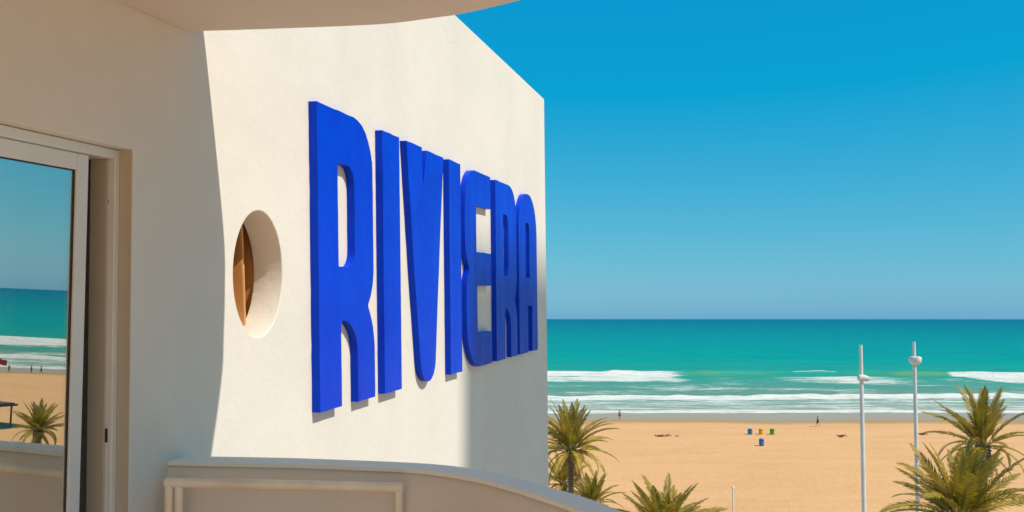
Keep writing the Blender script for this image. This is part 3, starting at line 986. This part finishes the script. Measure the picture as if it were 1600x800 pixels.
mast = empty('mast', (13.21, 62.0, GP))
tag(mast, 'thin white mast poking up from the bottom edge of the view', 'mast')
mb = MB(); mb.tube([(13.21, 62, GP), (13.21, 62, 6.0), (13.21, 62, 8.85)], [0.07, 0.055, 0.04], 10); smooth_angle(mb.build('pole', M['lamp_white'], mast), 50)
mb = MB(); mb.lathe([(0.05, 8.85), (0.085, 8.88), (0.085, 8.95), (0.02, 9.02)], 12); mb.v = [v + Vector((13.21, 62, 0)) for v in mb.v]
smooth_angle(mb.build('finial', M['lamp_white'], mast), 40)

# ------------------------------------------------------------------ recycling bins on the beach
def bin_(x, y, h, col, label, seed):
    m = simple('bin_' + str(seed), col, 0.45, 0.08, 3)
    root = empty('recycling_bin', (x, y, 0.15), 0)
    tag(root, label, 'recycling bin', 'recycling bins on the sand')
    o = Vector((x, y, 0.12))
    mb = MB(lambda q: o + Vector(q))
    mb.lathe([(0.30, 0), (0.33, 0.04), (0.37, h * 0.35), (0.38, h * 0.68), (0.37, h * 0.72)], 18)
    smooth_angle(mb.build('body', m, root), 40)
    mb = MB(lambda q: o + Vector(q))
    mb.lathe([(0.395, h * 0.722), (0.395, h * 0.77), (0.35, h * 0.90), (0.22, h * 0.975), (0.05, h)], 18)
    lid = smooth_angle(mb.build('lid', m, root), 40)
    mb = MB(lambda q: o + Vector(q)); mb.box(-0.16, 0.16, -0.42, -0.30, h * 0.78, h * 0.86, 0.01)
    mb.build('opening', M['dark_rubber'], lid)
bin_(38.7, 167.9, 1.08, (0.0, 0.22, 0.42, 1), 'teal blue recycling bin, leftmost of the back row of three', 1)
bin_(40.5, 167.9, 1.08, (0.80, 0.38, 0.02, 1), 'orange yellow recycling bin between the teal and the green one', 2)
bin_(42.3, 167.9, 1.08, (0.06, 0.36, 0.03, 1), 'green recycling bin, rightmost of the back row of three', 3)
bin_(36.95, 153.0, 1.22, (0.04, 0.15, 0.50, 1), 'blue recycling bin standing alone in front of the other three', 4)

# ------------------------------------------------------------------ people on the beach
SKIN = simple('skin', (0.32, 0.17, 0.10, 1), 0.55, 0.08, 6)
HAIR = simple('hair', (0.02, 0.014, 0.01, 1), 0.6)
CL = {'dark': simple('cloth_dark', (0.03, 0.03, 0.045, 1), 0.9), 'red': simple('cloth_red', (0.45, 0.03, 0.04, 1), 0.9),
      'plum': simple('cloth_plum', (0.16, 0.06, 0.07, 1), 0.9), 'grey': simple('cloth_grey', (0.22, 0.20, 0.20, 1), 0.9)}
J0 = {'pelvis': (0, 0, .94), 'chest': (0, 0, 1.28), 'neck': (0, 0, 1.47), 'head': (0, 0.02, 1.60), 'crown': (0, 0.02, 1.72),
      'shl': (-.18, 0, 1.42), 'ell': (-.25, .0, 1.13), 'hal': (-.27, .08, .87), 'shr': (.18, 0, 1.42), 'elr': (.25, 0, 1.13), 'har': (.27, .08, .87),
      'hil': (-.10, 0, .90), 'knl': (-.11, .02, .49), 'anl': (-.11, -.03, .08), 'tol': (-.12, .14, .03), 'hir': (.10, 0, .90), 'knr': (.11, .02, .49), 'anr': (.11, -.03, .08), 'tor': (.12, .14, .03)}
RAD = {'pelvis': .15, 'chest': .155, 'neck': .06, 'head': .095, 'crown': .07, 'shl': .07, 'ell': .048, 'hal': .035, 'shr': .07, 'elr': .048, 'har': .035,
       'hil': .10, 'knl': .062, 'anl': .042, 'tol': .035, 'hir': .10, 'knr': .062, 'anr': .042, 'tor': .035}
EDG = [('pelvis', 'chest'), ('chest', 'neck'), ('neck', 'head'), ('head', 'crown'), ('chest', 'shl'), ('shl', 'ell'), ('ell', 'hal'), ('chest', 'shr'), ('shr', 'elr'), ('elr', 'har'),
       ('pelvis', 'hil'), ('hil', 'knl'), ('knl', 'anl'), ('anl', 'tol'), ('pelvis', 'hir'), ('hir', 'knr'), ('knr', 'anr'), ('anr', 'tor')]
WALK = dict(J0, knl=(-.10, .22, .52), anl=(-.10, .28, .10), tol=(-.10, .44, .06), knr=(.10, -.06, .50), anr=(.10, -.36, .14), tor=(.10, -.28, .03), hal=(-.27, -.16, .92), har=(.27, .26, .95), ell=(-.25, -.12, 1.14), elr=(.25, .06, 1.14))
LIE = {k: (v[0], v[2] - 0.9, 0.14 + v[1] * 0.6) for k, v in J0.items()}
LIE.update(knl=(-.11, -.40, .42), anl=(-.11, -.68, .10), tol=(-.11, -.80, .06), head=(0, .70, .22), crown=(0, .82, .24))
def person(loc, rz, joints, wear, label, group, torso=False):
    root = empty('person', loc, 0)
    tag(root, label, 'person', group)
    R_ = Matrix.Rotation(rz, 3, 'Z')
    L_ = Vector(loc)
    names = list(joints)
    me = bpy.data.meshes.new('body')
    me.from_pydata([tuple(R_ @ Vector(joints[k])) for k in names], [(names.index(a), names.index(b)) for a, b in EDG], [])
    o = bpy.data.objects.new('tmp_body', me); C.objects.link(o)
    md = o.modifiers.new('skin', 'SKIN'); md.use_smooth_shade = True
    sv_ = me.skin_vertices[0].data
    for i, k in enumerate(names):
        sv_[i].radius = (RAD[k], RAD[k] * (0.75 if k in ('chest', 'pelvis') else 1.0)); sv_[i].use_root = (k == 'pelvis')
    ss = o.modifiers.new('sub', 'SUBSURF'); ss.levels = 1; ss.render_levels = 1
    bpy.context.view_layer.update()
    mm = bpy.data.meshes.new_from_object(o.evaluated_get(bpy.context.evaluated_depsgraph_get()))
    bpy.data.objects.remove(o); bpy.data.meshes.remove(me)
    mm.name = 'body'; mm.materials.clear(); mm.materials.append(SKIN)
    b_ = bpy.data.objects.new('body', mm); C.objects.link(b_); b_.parent = root
    q = lambda k: L_ + R_ @ Vector(joints[k])
    mb = MB(); up_ = (q('crown') - q('head')).normalized()
    mb.tube([q('head') + up_ * 0.01, q('head') + up_ * 0.07, q('crown') + up_ * 0.02, q('crown') + up_ * 0.06], [0.105, 0.112, 0.10, 0.04], 10)
    smooth_angle(mb.build('hair', HAIR, root), 60)
    mb = MB(); 
    a_ = q('pelvis'); c_ = q('chest'); ax = (c_ - a_).normalized()
    mb.tube([a_ - ax * 0.10, a_ + ax * 0.04, a_ + ax * (0.44 if torso else 0.12)], [0.185, 0.185, 0.185 if torso else 0.17], 12)
    for k in ('l', 'r'):
        h_, kk = q('hi' + k), q('kn' + k)
        mb.tube([h_, h_.lerp(kk, 0.55)], [0.125, 0.105], 10)
    smooth_angle(mb.build('swimwear', CL[wear], root), 60)
    return root
person((53.2, 179.6, 0.25), 0.9, WALK, 'dark', 'walking person in dark clothes on the wet sand, right of the bins', 'people on the beach', True)
person((20.24, 194.0, 0.02), 0.2, J0, 'plum', 'standing person in dark trunks at the water edge above the slender palm', 'people on the beach')
person((23.6, 164.3, 0.24), 1.4, LIE, 'plum', 'sunbather lying on the sand, left of the two beside the bag', 'people on the beach', True)
person((24.7, 164.9, 0.24), 1.75, LIE, 'red', 'sunbather lying on the sand, right of the two, next to a small bag', 'people on the beach')
person((52.5, 164.3, 0.24), 1.65, LIE, 'dark', 'sunbather lying on the sand below the walking person, left of the lamp post', 'people on the beach', True)
person((66.5, 167.0, 0.24), 1.5, LIE, 'dark', 'sunbather lying on the sand just right of the farther lamp post', 'people on the beach', True)
person((54.3, 252.5, -1.15), 0.3, J0, 'dark', 'swimmer standing chest deep in the water between the two surf lines', 'people on the beach')
mb = MB(); o_ = Vector((26.3, 164.5, 0.2)); mb.fn = lambda q: o_ + Vector(q)
mb.box(-0.28, 0.28, -0.16, 0.16, 0, 0.26, 0.07)
bag = smooth_angle(mb.build('beach_bag', CL['grey'], loc=(26.3, 164.5, 0.2)), 60)
tag(bag, 'small grey beach bag on the sand beside the two sunbathers', 'bag')
mb = MB(lambda q: o_ + Vector(q)); mb.tube([(-0.16, 0, 0.24), (-0.10, 0, 0.40), (0.10, 0, 0.40), (0.16, 0, 0.24)], 0.018, 6); mb.build('handle', CL['grey'], bag)

# things that show only in the reflection of the door glass
for i, (x, y, rz, w) in enumerate([(190.5, 163.5, 0.4, 'dark'), (193.0, 163.0, 1.2, 'red'), (196.5, 160.0, 2.2, 'grey'), (200.0, 158.5, 0.1, 'dark'), (204.0, 157.5, 1.9, 'plum')]):
    person((x, y, 0.12), rz, J0 if i % 2 else WALK, w, ['bather nearest the red flag in the door reflection', 'bather in red trunks in the door reflection', 'bather in grey trunks in the door reflection', 'bather in dark trunks standing in the door reflection', 'bather farthest from the red flag in the door reflection'][i], 'people mirrored in the door glass')
perg = empty('beach_pergola', (124, 97, 0.2))
tag(perg, 'dark flat roofed beach shelter on posts, mirrored in the door glass', 'shelter')
mb = MB(); mb.box(118, 128, 94.5, 99.5, 2.95, 3.2); mb.box(118.3, 127.7, 94.8, 99.2, 3.201, 3.35); mb.build('roof', simple('shelter_roof', (0.07, 0.06, 0.06, 1), 0.8), perg)
for px_ in (118.6, 123, 127.4):
    for py_ in (95.0, 99.0):
        mb = MB(); mb.box(px_ - 0.09, px_ + 0.09, py_ - 0.09, py_ + 0.09, 0, 2.949); mb.build('post', M['palm_bark'], perg)
mb = MB(); mb.box(118.7, 127.3, 94.93, 95.07, 0.9, 1.0); mb.build('counter', M['palm_bark'], perg)
fl = empty('warning_flag', (176, 141, 0.2))
tag(fl, 'red warning flag on a thin pole, mirrored in the door glass', 'flag')
mb = MB(); mb.tube([(176, 141, 0), (176, 141, 5.1)], 0.05, 8); mb.build('pole', M['lamp_white'], fl)
vs, fs = [], []
for sd_ in (0, 1):
    for j in range(2):
        for i in range(9):
            vs.append((176 - 0.17 * i, 141 + 0.14 * math.sin(i * 0.9) + 0.01 * sd_ + 0.12 * i, 5.05 - 1.1 * j - 0.05 * i))
for i in range(8):
    fs += [(i, i + 1, i + 10, i + 9), (18 + i + 9, 18 + i + 10, 18 + i + 1, 18 + i)]
mb = MB(); mb.add(vs, fs); mb.build('cloth', CL['red'], fl)
